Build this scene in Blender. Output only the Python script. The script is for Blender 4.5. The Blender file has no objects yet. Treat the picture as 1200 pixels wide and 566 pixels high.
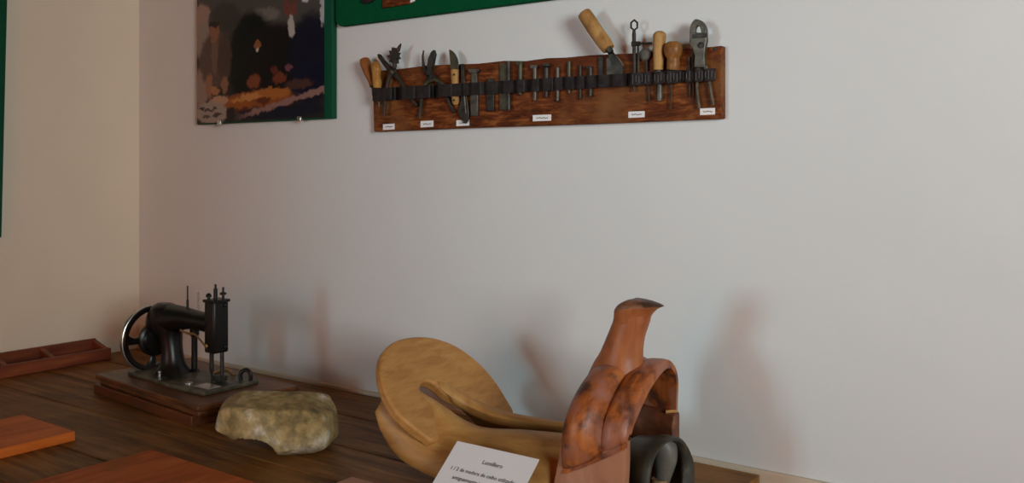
import bpy, bmesh, math, random
from mathutils import Vector, Matrix, noise
random.seed(4)
scn = bpy.context.scene
COL = scn.collection

# ------------------------------------------------------------------ camera frame
ANG = math.radians(36.1)
SN, CS = math.sin(ANG), math.cos(ANG)
F, HX, HY = 1080.0, 600.0, 197.0
CAMZ = 1.41
TZ = 0.761                      # table top height
YB = 1.90                       # back wall
XL = -3.056                     # left wall
XR, YF, ZC = 2.45, -2.9, 2.95   # right wall, front wall, ceiling

def ray(px, py):
    u = (px - HX) / F
    return Vector((-SN + u * CS, CS + u * SN, -(py - HY) / F))
def onY(px, py, Y):
    r = ray(px, py); d = Y / r.y
    return Vector((r.x * d, Y, CAMZ + r.z * d))
def onPlane(px, py, p0, n):
    r = ray(px, py); c = Vector((0, 0, CAMZ))
    d = (p0 - c).dot(n) / r.dot(n)
    return c + r * d
def lin(c):
    return tuple((x / 12.92 if x <= 0.04045 else ((x + 0.055) / 1.055) ** 2.4) for x in c)

# ------------------------------------------------------------------ materials
def newmat(name):
    m = bpy.data.materials.new(name); m.use_nodes = True
    nt = m.node_tree; b = nt.nodes['Principled BSDF']
    return m, nt, b
def N(nt, t, **kw):
    n = nt.nodes.new(t)
    for k, v in kw.items(): setattr(n, k, v)
    return n
def ramp(nt, stops):
    r = N(nt, 'ShaderNodeValToRGB')
    e = r.color_ramp.elements
    while len(e) < len(stops): e.new(0.5)
    for el, (p, c) in zip(e, stops):
        el.position = p; el.color = (c[0], c[1], c[2], 1)
    return r
def mixc(nt, fac, a, b, mode='MIX'):
    m = N(nt, 'ShaderNodeMix', data_type='RGBA', blend_type=mode)
    for sock, v in ((m.inputs[0], fac), (m.inputs[6], a), (m.inputs[7], b)):
        if isinstance(v, bpy.types.NodeSocket): nt.links.new(v, sock)
        elif isinstance(v, (int, float)): sock.default_value = v
        else: sock.default_value = (v[0], v[1], v[2], 1)
    return m.outputs[2]
def wood(name, dark, mid, light, scale=(1, 1, 1), grain=9.0, rough=0.5, blotch=None, bl_scale=7.0, bl=(0.55, 0.7), bump=0.25, spec=0.4, blotch2=None, rot=(0,0,0)):
    m, nt, b = newmat(name); L = nt.links.new
    tc = N(nt, 'ShaderNodeTexCoord')
    mp = N(nt, 'ShaderNodeMapping'); mp.inputs['Scale'].default_value = scale; mp.inputs['Rotation'].default_value = rot
    L(tc.outputs['Object'], mp.inputs[0])
    n1 = N(nt, 'ShaderNodeTexNoise'); n1.inputs['Scale'].default_value = grain
    n1.inputs['Detail'].default_value = 8; n1.inputs['Roughness'].default_value = 0.62; n1.inputs['Distortion'].default_value = 0.6
    L(mp.outputs[0], n1.inputs['Vector'])
    r = ramp(nt, [(0.30, dark), (0.52, mid), (0.72, light)])
    L(n1.outputs[0], r.inputs[0])
    col = r.outputs[0]
    if blotch:
        n2 = N(nt, 'ShaderNodeTexNoise'); n2.inputs['Scale'].default_value = bl_scale; n2.inputs['Detail'].default_value = 5; n2.inputs['Roughness'].default_value = 0.6
        L(tc.outputs['Object'], n2.inputs['Vector'])
        mr = N(nt, 'ShaderNodeMapRange'); mr.inputs[1].default_value = bl[0]; mr.inputs[2].default_value = bl[1]
        L(n2.outputs[0], mr.inputs[0])
        col = mixc(nt, mr.outputs[0], col, blotch)
    if blotch2:
        n3 = N(nt, 'ShaderNodeTexNoise'); n3.inputs['Scale'].default_value = bl_scale * 0.7; n3.inputs['Detail'].default_value = 4
        mp3 = N(nt, 'ShaderNodeMapping'); mp3.inputs['Location'].default_value = (3.1, 7.7, 1.3)
        L(tc.outputs['Object'], mp3.inputs[0]); L(mp3.outputs[0], n3.inputs['Vector'])
        mr = N(nt, 'ShaderNodeMapRange'); mr.inputs[1].default_value = 0.5; mr.inputs[2].default_value = 0.66
        L(n3.outputs[0], mr.inputs[0])
        col = mixc(nt, mr.outputs[0], col, blotch2)
    L(col, b.inputs['Base Color'])
    b.inputs['Roughness'].default_value = rough
    b.inputs['Specular IOR Level'].default_value = spec
    bp = N(nt, 'ShaderNodeBump'); bp.inputs['Strength'].default_value = bump; bp.inputs['Distance'].default_value = 0.004
    L(n1.outputs[0], bp.inputs['Height']); L(bp.outputs[0], b.inputs['Normal'])
    return m
def plain(name, c, rough=0.5, metal=0.0, var=0.15, scale=18.0, bump=0.1, c2=None, spec=0.5):
    m, nt, b = newmat(name); L = nt.links.new
    tc = N(nt, 'ShaderNodeTexCoord')
    n1 = N(nt, 'ShaderNodeTexNoise'); n1.inputs['Scale'].default_value = scale; n1.inputs['Detail'].default_value = 5
    L(tc.outputs['Object'], n1.inputs['Vector'])
    lo = c2 if c2 else tuple(x * (1 - var) for x in c)
    r = ramp(nt, [(0.35, lo), (0.65, c)])
    L(n1.outputs[0], r.inputs[0]); L(r.outputs[0], b.inputs['Base Color'])
    b.inputs['Roughness'].default_value = rough; b.inputs['Metallic'].default_value = metal
    b.inputs['Specular IOR Level'].default_value = spec
    if bump:
        bp = N(nt, 'ShaderNodeBump'); bp.inputs['Strength'].default_value = bump; bp.inputs['Distance'].default_value = 0.003
        L(n1.outputs[0], bp.inputs['Height']); L(bp.outputs[0], b.inputs['Normal'])
    return m

M = {}
M['wall'] = plain('white_wall_paint', (0.73, 0.735, 0.73), 0.75, var=0.03, scale=3, bump=0.05)
M['wall_warmlit'] = plain('warm_lit_wall_paint', (0.86, 0.735, 0.58), 0.8, var=0.05, scale=3, bump=0.05)  # white paint with the warm light on this wall put into its colour
M['ceiling'] = wood('ceiling_boards', (0.14,0.07,0.03), (0.24,0.125,0.055), (0.3,0.17,0.08), (0.5,8,1), 4, 0.6)
M['wall_ochre'] = plain('ochre_wall_paint', (0.50, 0.32, 0.17), 0.8, var=0.05, scale=3, bump=0.05)
M['floor'] = wood('floor_wood', (0.20, 0.08, 0.03), (0.30, 0.13, 0.055), (0.36, 0.17, 0.075), (0.4, 5, 1), 5, 0.4)
M['trim'] = wood('pale_rail_wood', (0.56, 0.46, 0.34), (0.64, 0.54, 0.42), (0.68, 0.58, 0.46), (1, 12, 12), 3, 0.6, bump=0.1)
M['winframe'] = plain('window_paint', (0.35, 0.3, 0.24), 0.6)
M['table'] = wood('dark_table_wood', (0.072, 0.0279, 0.00725), (0.2, 0.08525, 0.0232), (0.352, 0.1628, 0.0435), (0.8, 9, 9), 4.5, 0.48, blotch=(0.336, 0.155, 0.0435), bl_scale=3.2, bl=(0.5, 0.75), bump=0.3, spec=0.14)
M['redboard'] = wood('red_board_wood', (0.46, 0.10, 0.0144), (0.66, 0.155, 0.0228), (0.78, 0.205, 0.0336), (6, 0.9, 6), 4, 0.5, bump=0.12, spec=0.2)
M['brownboard'] = wood('brown_board_wood', (0.2975, 0.0651, 0.0104), (0.4725, 0.1054, 0.0182), (0.595, 0.155, 0.0286), (6, 0.9, 6), 4, 0.55, bump=0.12, spec=0.15, blotch=(0.28, 0.08525, 0.0156), bl_scale=6)
M['paleboard'] = wood('pinkish_board_wood', (0.3125, 0.132, 0.07), (0.425, 0.187, 0.1), (0.5, 0.242, 0.13), (6, 0.9, 6), 4, 0.5, bump=0.12)
M['tray'] = wood('tray_wood', (0.0935, 0.0204, 0.009), (0.204, 0.0476, 0.018), (0.323, 0.085, 0.03), (8, 0.8, 8), 4, 0.45, bump=0.2)
M['traybed'] = wood('tray_bed_wood', (0.09, 0.045, 0.0204), (0.162, 0.09, 0.0408), (0.234, 0.126, 0.0595), (8, 0.8, 8), 4, 0.55, bump=0.2)
M['tan'] = wood('tan_saddle_wood', (0.31, 0.135, 0.033), (0.49, 0.240, 0.067), (0.60, 0.33, 0.105), (1.2, 5, 5), 5, 0.5, blotch=(0.36, 0.17, 0.055), bl_scale=6, bl=(0.56, 0.74), bump=0.2)
M['tancantle'] = wood('tan_cantle_wood', (0.37, 0.155, 0.036), (0.49, 0.230, 0.062), (0.57, 0.29, 0.09), (6, 1.4, 6), 9, 0.55, blotch=(0.40, 0.18, 0.055), bl_scale=5, bl=(0.56, 0.76), bump=0.2)
M['fork'] = wood('red_fork_wood', (0.13, 0.028, 0.007), (0.36, 0.095, 0.020), (0.54, 0.18, 0.045), (2.6, 1, 1), 16, 0.42, blotch=(0.085, 0.030, 0.018), bl_scale=24, bl=(0.50, 0.64), bump=0.4, blotch2=(0.33, 0.125, 0.075))
M['forkin'] = wood('orange_fork_wood', (0.30, 0.085, 0.016), (0.44, 0.14, 0.03), (0.52, 0.19, 0.05), (3, 3, 3), 5, 0.5, bump=0.15)
M['horn'] = wood('horn_wood', (0.25, 0.066, 0.020), (0.37, 0.115, 0.036), (0.43, 0.155, 0.055), (5, 5, 1.2), 6, 0.45, bump=0.15)
M['cap'] = wood('horn_cap_wood', (0.12, 0.045, 0.022), (0.24, 0.10, 0.05), (0.36, 0.18, 0.10), (3, 7, 5), 6, 0.45, blotch=(0.07, 0.03, 0.016), bl_scale=22, bl=(0.5, 0.62), bump=0.25)
M['legwood'] = wood('pink_leg_wood', (0.30, 0.115, 0.055), (0.42, 0.18, 0.095), (0.50, 0.24, 0.13), (4, 4, 1), 4, 0.5, bump=0.15)
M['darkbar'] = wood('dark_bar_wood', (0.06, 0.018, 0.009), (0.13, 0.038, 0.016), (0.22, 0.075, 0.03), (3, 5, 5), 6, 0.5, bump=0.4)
M['stirrup'] = plain('dark_stirrup_leather', (0.058, 0.051, 0.034), 0.45, var=0.6, scale=22, bump=0.35)
M['stirrupin'] = plain('grey_stirrup_tongue', (0.17, 0.155, 0.13), 0.5, var=0.3, scale=25, bump=0.25)
M['stirrupwood'] = wood('stirrup_wood', (0.16, 0.085, 0.04), (0.26, 0.15, 0.07), (0.33, 0.2, 0.1), (6, 6, 1), 5)
M['paper'] = plain('white_paper', (0.88, 0.8475, 0.847), 0.8, var=0.02, bump=0.02)
M['ink'] = plain('black_ink', (0.03, 0.03, 0.035), 0.7, bump=0)
M['greyink'] = plain('grey_ink', (0.16, 0.15, 0.155), 0.7, bump=0)
M['green'] = plain('green_felt', (0.002, 0.085, 0.030), 0.9, var=0.12, scale=60, bump=0.2, spec=0.08)
M['greenframe'] = plain('green_painted_board', (0.002, 0.075, 0.035), 0.6, var=0.1, spec=0.2)
M['iron'] = plain('black_iron_enamel', (0.009, 0.007, 0.006), 0.34, spec=0.35, var=0.4, scale=25, bump=0.08)
M['bed'] = plain('worn_iron_bed', (0.1615, 0.1496, 0.0992), 0.42, metal=0.2, c2=(0.0238, 0.0204, 0.016), scale=16, bump=0.15)
M['steelbright'] = plain('worn_bright_steel', (0.702, 0.665, 0.598), 0.3, metal=0.9, var=0.3)
M['brass'] = plain('aged_brass', (0.42, 0.28, 0.12), 0.4, metal=0.8, var=0.4)
M['mbase'] = wood('machine_base_wood', (0.05742, 0.02268, 0.00816), (0.1462, 0.05544, 0.01836), (0.248, 0.1008, 0.03264), (0.9, 8, 8), 5, 0.38, bump=0.2)
M['mplinth'] = wood('machine_plinth_wood', (0.08, 0.024, 0.0078), (0.136, 0.042, 0.013), (0.192, 0.0645, 0.0221), (0.9, 8, 8), 5, 0.42, bump=0.2)
M['board'] = wood('tool_board_wood', (0.038, 0.008, 0.0025), (0.145, 0.036, 0.009), (0.36, 0.115, 0.026), (1.0, 8, 5), 20, 0.55, blotch=(0.22, 0.088, 0.028), bl_scale=6, bl=(0.5, 0.72), bump=0.5, spec=0.12, blotch2=(0.11, 0.026, 0.008))
M['strap'] = plain('dark_leather_strap', (0.030, 0.022, 0.021), 0.6, var=0.5, scale=60, bump=0.4, spec=0.2)
M['stitch'] = plain('strap_stitch', (0.10, 0.09, 0.09), 0.7, bump=0)
M['steel'] = plain('dark_tool_steel', (0.060, 0.052, 0.042), 0.48, metal=0.5, c2=(0.018, 0.015, 0.012), scale=45, bump=0.2)
M['steelgrey'] = plain('grey_tool_steel', (0.150, 0.134, 0.106), 0.48, metal=0.5, c2=(0.05, 0.043, 0.033), scale=40, bump=0.2)
M['steelolive'] = plain('olive_tool_steel', (0.10, 0.088, 0.05), 0.48, metal=0.4, c2=(0.04, 0.035, 0.02), scale=40, bump=0.2)
M['plier'] = plain('mottled_plier_steel', (0.15, 0.13, 0.098), 0.48, metal=0.5, c2=(0.042, 0.036, 0.028), scale=40, bump=0.2)
M['rust'] = plain('brown_tool_steel', (0.055, 0.036, 0.024), 0.55, metal=0.4, c2=(0.025, 0.018, 0.014), scale=50, bump=0.3)
M['handle'] = wood('tan_handle_wood', (0.27, 0.125, 0.036), (0.43, 0.225, 0.072), (0.52, 0.30, 0.105), (7, 7, 1.3), 7, 0.5, bump=0.15, spec=0.2, blotch=(0.24, 0.11, 0.035), bl_scale=28, bl=(0.52, 0.72))
M['handleyellow'] = wood('yellow_handle_wood', (0.26, 0.11, 0.02), (0.42, 0.20, 0.04), (0.5, 0.27, 0.065), (7, 7, 1.3), 7, 0.45, bump=0.15, spec=0.2, blotch=(0.30, 0.10, 0.025), bl_scale=28, bl=(0.5, 0.7))
M['handlered'] = wood('red_handle_wood', (0.19, 0.058, 0.014), (0.31, 0.105, 0.026), (0.40, 0.16, 0.045), (7, 7, 1.3), 7, 0.45, bump=0.15, spec=0.2, blotch=(0.2, 0.055, 0.015), bl_scale=28, bl=(0.5, 0.7))
M['handlebrown'] = wood('brown_knob_wood', (0.15, 0.058, 0.014), (0.28, 0.115, 0.028), (0.38, 0.17, 0.048), (6, 6, 3), 8, 0.4, bump=0.15, spec=0.25, blotch=(0.17, 0.062, 0.016), bl_scale=26, bl=(0.48, 0.68))

def stone_mat():
    m, nt, b = newmat('mossy_stone'); L = nt.links.new
    tc = N(nt, 'ShaderNodeTexCoord')
    n1 = N(nt, 'ShaderNodeTexNoise'); n1.inputs['Scale'].default_value = 14; n1.inputs['Detail'].default_value = 9; n1.inputs['Roughness'].default_value = 0.65
    n2 = N(nt, 'ShaderNodeTexNoise'); n2.inputs['Scale'].default_value = 48; n2.inputs['Detail'].default_value = 6
    v = N(nt, 'ShaderNodeTexVoronoi'); v.inputs['Scale'].default_value = 26
    for n in (n1, n2, v): L(tc.outputs['Object'], n.inputs['Vector'])
    r = ramp(nt, [(0.32, (0.16, 0.100, 0.036)), (0.48, (0.33, 0.230, 0.085)), (0.58, (0.42, 0.31, 0.15)), (0.68, (0.62, 0.54, 0.44))])
    L(n1.outputs[0], r.inputs[0])
    r2 = ramp(nt, [(0.4, (0.62, 0.62, 0.62)), (0.62, (1.25, 1.22, 1.2))])
    L(n2.outputs[0], r2.inputs[0])
    c = mixc(nt, 0.75, r.outputs[0], r2.outputs[0], 'MULTIPLY')
    L(c, b.inputs['Base Color']); b.inputs['Roughness'].default_value = 0.8
    ad = N(nt, 'ShaderNodeMath', operation='ADD'); L(n1.outputs[0], ad.inputs[0]); L(n2.outputs[0], ad.inputs[1])
    bp = N(nt, 'ShaderNodeBump'); bp.inputs['Strength'].default_value = 0.4; bp.inputs['Distance'].default_value = 0.006
    L(ad.outputs[0], bp.inputs['Height']); L(bp.outputs[0], b.inputs['Normal'])
    return m
M['stone'] = stone_mat()

# ------------------------------------------------------------------ mesh helpers
def finish(name, bm, mat, parent=None, bevel=0.0, seg=2, sharp=35, origin=None, subsurf=0, kind=None):
    """link one bmesh (built in world coordinates) as one object"""
    bmesh.ops.remove_doubles(bm, verts=bm.verts, dist=1e-6)
    bmesh.ops.recalc_face_normals(bm, faces=bm.faces)
    if parent is not None: o0 = Vector(parent['_o'])
    elif origin is not None: o0 = Vector(origin)
    else:
        xs = [v.co for v in bm.verts]
        o0 = Vector(((min(v.x for v in xs) + max(v.x for v in xs)) / 2, (min(v.y for v in xs) + max(v.y for v in xs)) / 2, min(v.z for v in xs)))
    bmesh.ops.translate(bm, verts=bm.verts, vec=-o0)
    me = bpy.data.meshes.new(name); bm.to_mesh(me); bm.free()
    for p in me.polygons: p.use_smooth = True
    me.set_sharp_from_angle(angle=math.radians(sharp))
    me.materials.append(mat)
    o = bpy.data.objects.new(name, me); COL.objects.link(o)
    if parent is None: o.location = o0
    else: o.parent = parent
    o['_o'] = tuple(o0)
    if bevel:
        b = o.modifiers.new('bevel', 'BEVEL'); b.width = bevel; b.segments = seg; b.limit_method = 'ANGLE'; b.angle_limit = math.radians(40)
    if subsurf:
        s = o.modifiers.new('subsurf', 'SUBSURF'); s.levels = subsurf; s.render_levels = subsurf
    if kind: o['kind'] = kind
    return o
def thing(name, loc, label, cat, group=None):
    o = bpy.data.objects.new(name, None); COL.objects.link(o); o.location = loc; o.empty_display_size = 0.03
    o['_o'] = tuple(loc); o['label'] = label; o['category'] = cat
    if group: o['group'] = group
    return o
def tag(o, label, cat, group=None):
    o['label'] = label; o['category'] = cat
    if group: o['group'] = group
    return o
def box(bm, lo, hi, rotz=0.0, piv=None):
    x0, y0, z0 = lo; x1, y1, z1 = hi
    vs = [bm.verts.new(p) for p in ((x0,y0,z0),(x1,y0,z0),(x1,y1,z0),(x0,y1,z0),(x0,y0,z1),(x1,y0,z1),(x1,y1,z1),(x0,y1,z1))]
    for f in ((0,3,2,1),(4,5,6,7),(0,1,5,4),(1,2,6,5),(2,3,7,6),(3,0,4,7)): bm.faces.new([vs[i] for i in f])
    if rotz:
        piv = Vector(piv) if piv is not None else (Vector(lo) + Vector(hi)) / 2
        bmesh.ops.rotate(bm, verts=vs, cent=piv, matrix=Matrix.Rotation(rotz, 3, 'Z'))
    return vs
def skin(bm, rings, cap=True, closed=False):
    """join rings (lists of points, each ring closed) into a surface"""
    vr = [[bm.verts.new(p) for p in r] for r in rings]
    n = len(vr[0]); k = len(vr)
    for i in range(k if closed else k - 1):
        a, b = vr[i], vr[(i + 1) % k]
        for j in range(n): bm.faces.new((a[j], a[(j+1) % n], b[(j+1) % n], b[j]))
    if cap and not closed:
        for r in (vr[0], vr[-1]): bm.faces.new(r)
    return vr
def tube(bm, pts, radii, seg=12, flat=None, fa=1.0, closed=False):
    """round tube through pts; flat = direction squeezed by the factor fa"""
    pts = [Vector(p) for p in pts]; n = len(pts)
    if isinstance(radii, (int, float)): radii = [radii] * n
    rings = []; up = None
    for i, p in enumerate(pts):
        if closed: t = pts[(i+1) % n] - pts[i-1]
        else: t = pts[min(i+1, n-1)] - pts[max(i-1, 0)]
        t.normalize()
        if up is None:
            ref = Vector(flat) if flat is not None else (Vector((0,0,1)) if abs(t.z) < 0.9 else Vector((0,1,0)))
            up = ref - t * ref.dot(t)
        else: up = up - t * up.dot(t)
        up.normalize(); sd = t.cross(up)
        r = radii[i]
        rings.append([p + up * (math.cos(a) * r * fa) + sd * (math.sin(a) * r) for a in (2*math.pi*j/seg for j in range(seg))])
    skin(bm, rings, closed=closed)
def lathe(bm, prof, org, axis=(0,0,1), seg=24, closed=False):
    """prof = (radius, height along axis)"""
    ax = Vector(axis).normalized(); ref = Vector((0,0,1)) if abs(ax.z) < 0.9 else Vector((1,0,0))
    u = (ref - ax * ref.dot(ax)).normalized(); v = ax.cross(u); org = Vector(org)
    rings = [[org + ax * h + (u * math.cos(a) + v * math.sin(a)) * max(r, 1e-4) for a in (2*math.pi*j/seg for j in range(seg))] for r, h in prof]
    skin(bm, rings, cap=not closed, closed=closed)
def slab(bm, pts, ext):
    """closed outline extruded by the vector ext"""
    e = Vector(ext); a = [bm.verts.new(p) for p in pts]; b = [bm.verts.new(Vector(p) + e) for p in pts]; n = len(a)
    bm.faces.new(a); bm.faces.new(list(reversed(b)))
    for i in range(n): bm.faces.new((a[i], b[i], b[(i+1) % n], a[(i+1) % n]))
def cr(keys, n):
    """Catmull-Rom through equal-length tuples"""
    out = []; m = len(keys)
    for i in range(m - 1):
        p0, p1, p2, p3 = keys[max(i-1, 0)], keys[i], keys[i+1], keys[min(i+2, m-1)]
        for k in range(n):
            t = k / n
            out.append(tuple(0.5*((2*b) + (-a+c)*t + (2*a-5*b+4*c-d)*t*t + (-a+3*b-3*c+d)*t**3) for a, b, c, d in zip(p0, p1, p2, p3)))
    out.append(tuple(keys[-1])); return out
def sphere(bm, c, r, seg=20, rings=12, rot=None):
    res = bmesh.ops.create_uvsphere(bm, u_segments=seg, v_segments=rings, radius=1)
    mt = Matrix.Translation(Vector(c)) @ (rot.to_4x4() if rot is not None else Matrix.Identity(4)) @ Matrix.Diagonal((r[0], r[1], r[2], 1))
    bmesh.ops.transform(bm, matrix=mt, verts=res['verts'])
BM = bmesh.new

# ------------------------------------------------------------------ room
def structure(name, boxes, mat):
    bm = BM()
    for lo, hi in boxes: box(bm, lo, hi)
    return finish(name, bm, mat, origin=(0, 0, 0), kind='structure')
T = 0.15
structure('floor', [((XL-T, YF-T, -0.1), (XR+T, YB+T, 0))], M['floor'])
structure('ceiling', [((XL-T, YF-T, ZC), (XR+T, YB+T, ZC+0.1))], M['ceiling'])
structure('wall_back', [((XL-T, YB, 0), (XR+T, YB+T, ZC))], M['wall'])
structure('wall_left', [((XL-T, YF-T, 0), (XL, YB, ZC))], M['wall_warmlit'])
def wall_with_hole(name, axis, pos, a0, a1, h0, h1, z0, z1, mat):
    def b(u0, u1, w0, w1):
        if axis == 'x': return ((pos, u0, w0), (pos+T, u1, w1))
        return ((u0, pos-T, w0), (u1, pos, w1))
    structure(name, [b(a0, h0, 0, ZC), b(h1, a1, 0, ZC), b(h0, h1, 0, z0), b(h0, h1, z1, ZC)], mat)
WR = (-1.50, 0.15, 1.15, 2.60)      # window in the right wall  (y0, y1, z0, z1)
WF = (-2.75, -1.85, 0.95, 2.15)     # window in the front wall  (x0, x1, z0, z1)
wall_with_hole('wall_right', 'x', XR, YF-T, YB, WR[0], WR[1], WR[2], WR[3], M['wall_ochre'])
wall_with_hole('wall_front', 'y', YF, XL, XR, WF[0], WF[1], WF[2], WF[3], M['wall_ochre'])
def window(name, axis, pos, w):
    a0, a1, z0, z1 = w; bm = BM(); t = 0.05; am = (a0+a1)/2
    def b(u0, u1, w0, w1):
        if axis == 'x': box(bm, (pos+0.05, u0, w0), (pos+0.10, u1, w1))
        else: box(bm, (u0, pos-0.10, w0), (u1, pos-0.05, w1))
    b(a0, a0+t, z0, z1); b(a1-t, a1, z0, z1); b(a0+t, a1-t, z0, z0+t); b(a0+t, a1-t, z1-t, z1); b(am-t/2, am+t/2, z0+t, z1-t)
    return finish(name, bm, M['winframe'], origin=(0,0,0), kind='structure')
window('window_1', 'x', XR, WR)
window('window_2', 'y', YF, WF)
# pale wooden rail along the back wall, level with the table
bm = BM(); box(bm, (XL+0.001, YB-0.012, TZ-0.075), (XR-0.001, YB, TZ+0.009))
finish('trim_1', bm, M['trim'], origin=(0, YB, TZ), bevel=0.003, kind='structure')

# ------------------------------------------------------------------ table
TX0, TX1, TY0, TY1 = XL+0.008, -0.725, 0.62, 1.884
tb = thing('table', ((TX0+TX1)/2, (TY0+TY1)/2, 0), 'long dark plank table along the white wall, carrying saddle and sewing machine', 'table')
seams = [0.72, 0.92, 1.118, 1.327, 1.505, 1.70]
prof = [(TY0, TZ)]
for s in seams: prof += [(s-0.0028, TZ), (s-0.0012, TZ-0.007), (s+0.0012, TZ-0.007), (s+0.0028, TZ)]
prof += [(TY1, TZ), (TY1, TZ-0.045), (TY0, TZ-0.045)]
bm = BM(); slab(bm, [(TX0, y, z) for y, z in prof], (TX1-TX0, 0, 0))
finish('tabletop', bm, M['table'], tb, bevel=0.002)
for x in (TX0+0.10, TX1-0.10):
    for y in (TY0+0.09, TY1-0.09):
        bm = BM(); box(bm, (x-0.045, y-0.045, 0), (x+0.045, y+0.045, TZ-0.044)); finish('leg', bm, M['table'], tb, bevel=0.004)
for y in (TY0+0.09, TY1-0.09):
    bm = BM(); box(bm, (TX0+0.14, y-0.015, TZ-0.15), (TX1-0.14, y+0.015, TZ-0.044)); finish('apron', bm, M['table'], tb)

# ------------------------------------------------------------------ three flat boards on the table
def board(name, x0, x1, y0, y1, h, mat, label, cut=0.0):
    bm = BM(); box(bm, (x0, y0, TZ), (x1, y1, TZ+h))
    return tag(finish(name, bm, mat, bevel=0.002), label, 'board', 'loose flat boards on the table')
board('wooden_board', -2.385, -2.132, 0.80, 1.16, 0.023, M['redboard'], 'bright reddish thick wooden board on the table, nearest to the compartment tray')
board('wooden_board', -1.88, -1.50, 0.82, 1.198, 0.016, M['brownboard'], 'wide dull red-brown board lying flat in front of the stone')
board('wooden_board', -1.38, -1.205, 1.10, 1.336, 0.016, M['paleboard'], 'small pale pinkish board just left of the white caption card')

# ------------------------------------------------------------------ compartment tray on the left
tr = thing('wooden_tray', (-2.99, 1.38, TZ), 'long low reddish wooden tray with dividers on the table against the left wall', 'tray')
tx0, tx1, ty0, ty1 = -3.044, -2.938, 0.98, 1.725
bm = BM(); box(bm, (tx0+0.008, ty0+0.01, TZ), (tx1-0.008, ty1-0.01, TZ+0.022)); finish('tray_bottom', bm, M['traybed'], tr)
bm = BM(); box(bm, (tx1-0.016, ty0, TZ), (tx1, ty1, TZ+0.040)); finish('front_rail', bm, M['tray'], tr, bevel=0.004)
bm = BM(); box(bm, (tx0, ty0, TZ), (tx0+0.012, ty1, TZ+0.062)); finish('back_rail', bm, M['tray'], tr, bevel=0.003)
for y in (ty0+0.008, 1.22, 1.385, 1.535, ty1-0.008):
    bm = BM(); y0, y1 = y-0.008, y+0.008
    pr = [(tx0+0.011, TZ+0.001), (tx1-0.015, TZ+0.001), (tx1-0.015, TZ+0.037), (tx0+0.011, TZ+0.058)]
    slab(bm, [(x, y0, z) for x, z in pr], (0, y1-y0, 0)); finish('divider', bm, M['tray'], tr, bevel=0.002)

# ------------------------------------------------------------------ sewing machine
sm = thing('sewing_machine', (-2.24, 1.55, TZ), 'old black hand sewing machine with steel-rimmed wheel on a dark wooden base', 'sewing machine')
Z = lambda h: TZ + h
BC = (-2.24, 1.56)
def basebox(name, hx, hy, z0, z1, mat, bev, dy=0.0, dx=0.0):
    bm = BM(); box(bm, (BC[0]-hx+dx, BC[1]-hy+dy, Z(z0)), (BC[0]+hx+dx, BC[1]+hy+dy, Z(z1)), math.radians(-5), (BC[0], BC[1], 0))
    return finish(name, bm, mat, sm, bevel=bev)
basebox('plinth', 0.268, 0.140, 0.0, 0.027, M['mplinth'], 0.002, -0.008, -0.022)
basebox('base_moulding', 0.270, 0.142, 0.0265, 0.043, M['mbase'], 0.006)
basebox('base_board', 0.280, 0.150, 0.0425, 0.058, M['mbase'], 0.004)
# bed plate, waisted outline
out = cr([(-2.46,1.515),(-2.445,1.485),(-2.40,1.474),(-2.34,1.474),(-2.29,1.468),(-2.24,1.462),(-2.19,1.458),(-2.07,1.458),(-2.052,1.468),(-2.048,1.55),(-2.052,1.625),(-2.07,1.636),(-2.19,1.636),(-2.24,1.630),(-2.29,1.618),(-2.34,1.610),(-2.40,1.608),(-2.445,1.60),(-2.46,1.575)], 4)
bm = BM(); slab(bm, [(x, y, Z(0.058)) for x, y in out], (0, 0, 0.011)); finish('bed_plate', bm, M['bed'], sm, bevel=0.003, sharp=50)
AY = 1.547
# pillar: waisted column rising into the arm
bm = BM(); rings = []
for h, rx, ry, cx in cr([(0.068,0.052,0.050,-2.318),(0.078,0.046,0.044,-2.318),(0.10,0.034,0.034,-2.320),(0.135,0.029,0.030,-2.324),(0.17,0.033,0.034,-2.332),(0.195,0.052,0.040,-2.346),(0.225,0.060,0.042,-2.352),(0.25,0.052,0.034,-2.354),(0.262,0.028,0.018,-2.358)], 4):
    rings.append([(cx+rx*math.cos(a), AY+ry*math.sin(a), Z(h)) for a in (2*math.pi*j/24 for j in range(24))])
skin(bm, rings); finish('pillar', bm, M['iron'], sm)
bm = BM(); rings = []
for x, zc, ry, rz in cr([(-2.41,0.205,0.030,0.040),(-2.385,0.212,0.040,0.046),(-2.33,0.218,0.040,0.044),(-2.26,0.228,0.033,0.031),(-2.20,0.228,0.029,0.026),(-2.13,0.226,0.026,0.028)], 5):
    rings.append([(x, AY+ry*math.cos(a), Z(zc)+rz*math.sin(a)) for a in (2*math.pi*j/20 for j in range(20))])
skin(bm, rings); finish('arm', bm, M['iron'], sm)
bm = BM(); box(bm, (-2.142, AY-0.024, Z(0.150)), (-2.098, AY+0.024, Z(0.292))); fh = finish('face_box', bm, M['iron'], sm, bevel=0.005)
bm = BM(); box(bm, (-2.145, AY-0.027, Z(0.286)), (-2.095, AY+0.027, Z(0.294))); finish('box_lid', bm, M['iron'], fh, bevel=0.002)
for zz in (0.165, 0.278):
    bm = BM(); lathe(bm, [(0.0055,0),(0.0055,0.004),(0.003,0.006)], (-2.098, AY+0.012, Z(zz)), (1,0,0), 12); finish('screw', bm, M['iron'], fh)
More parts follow.
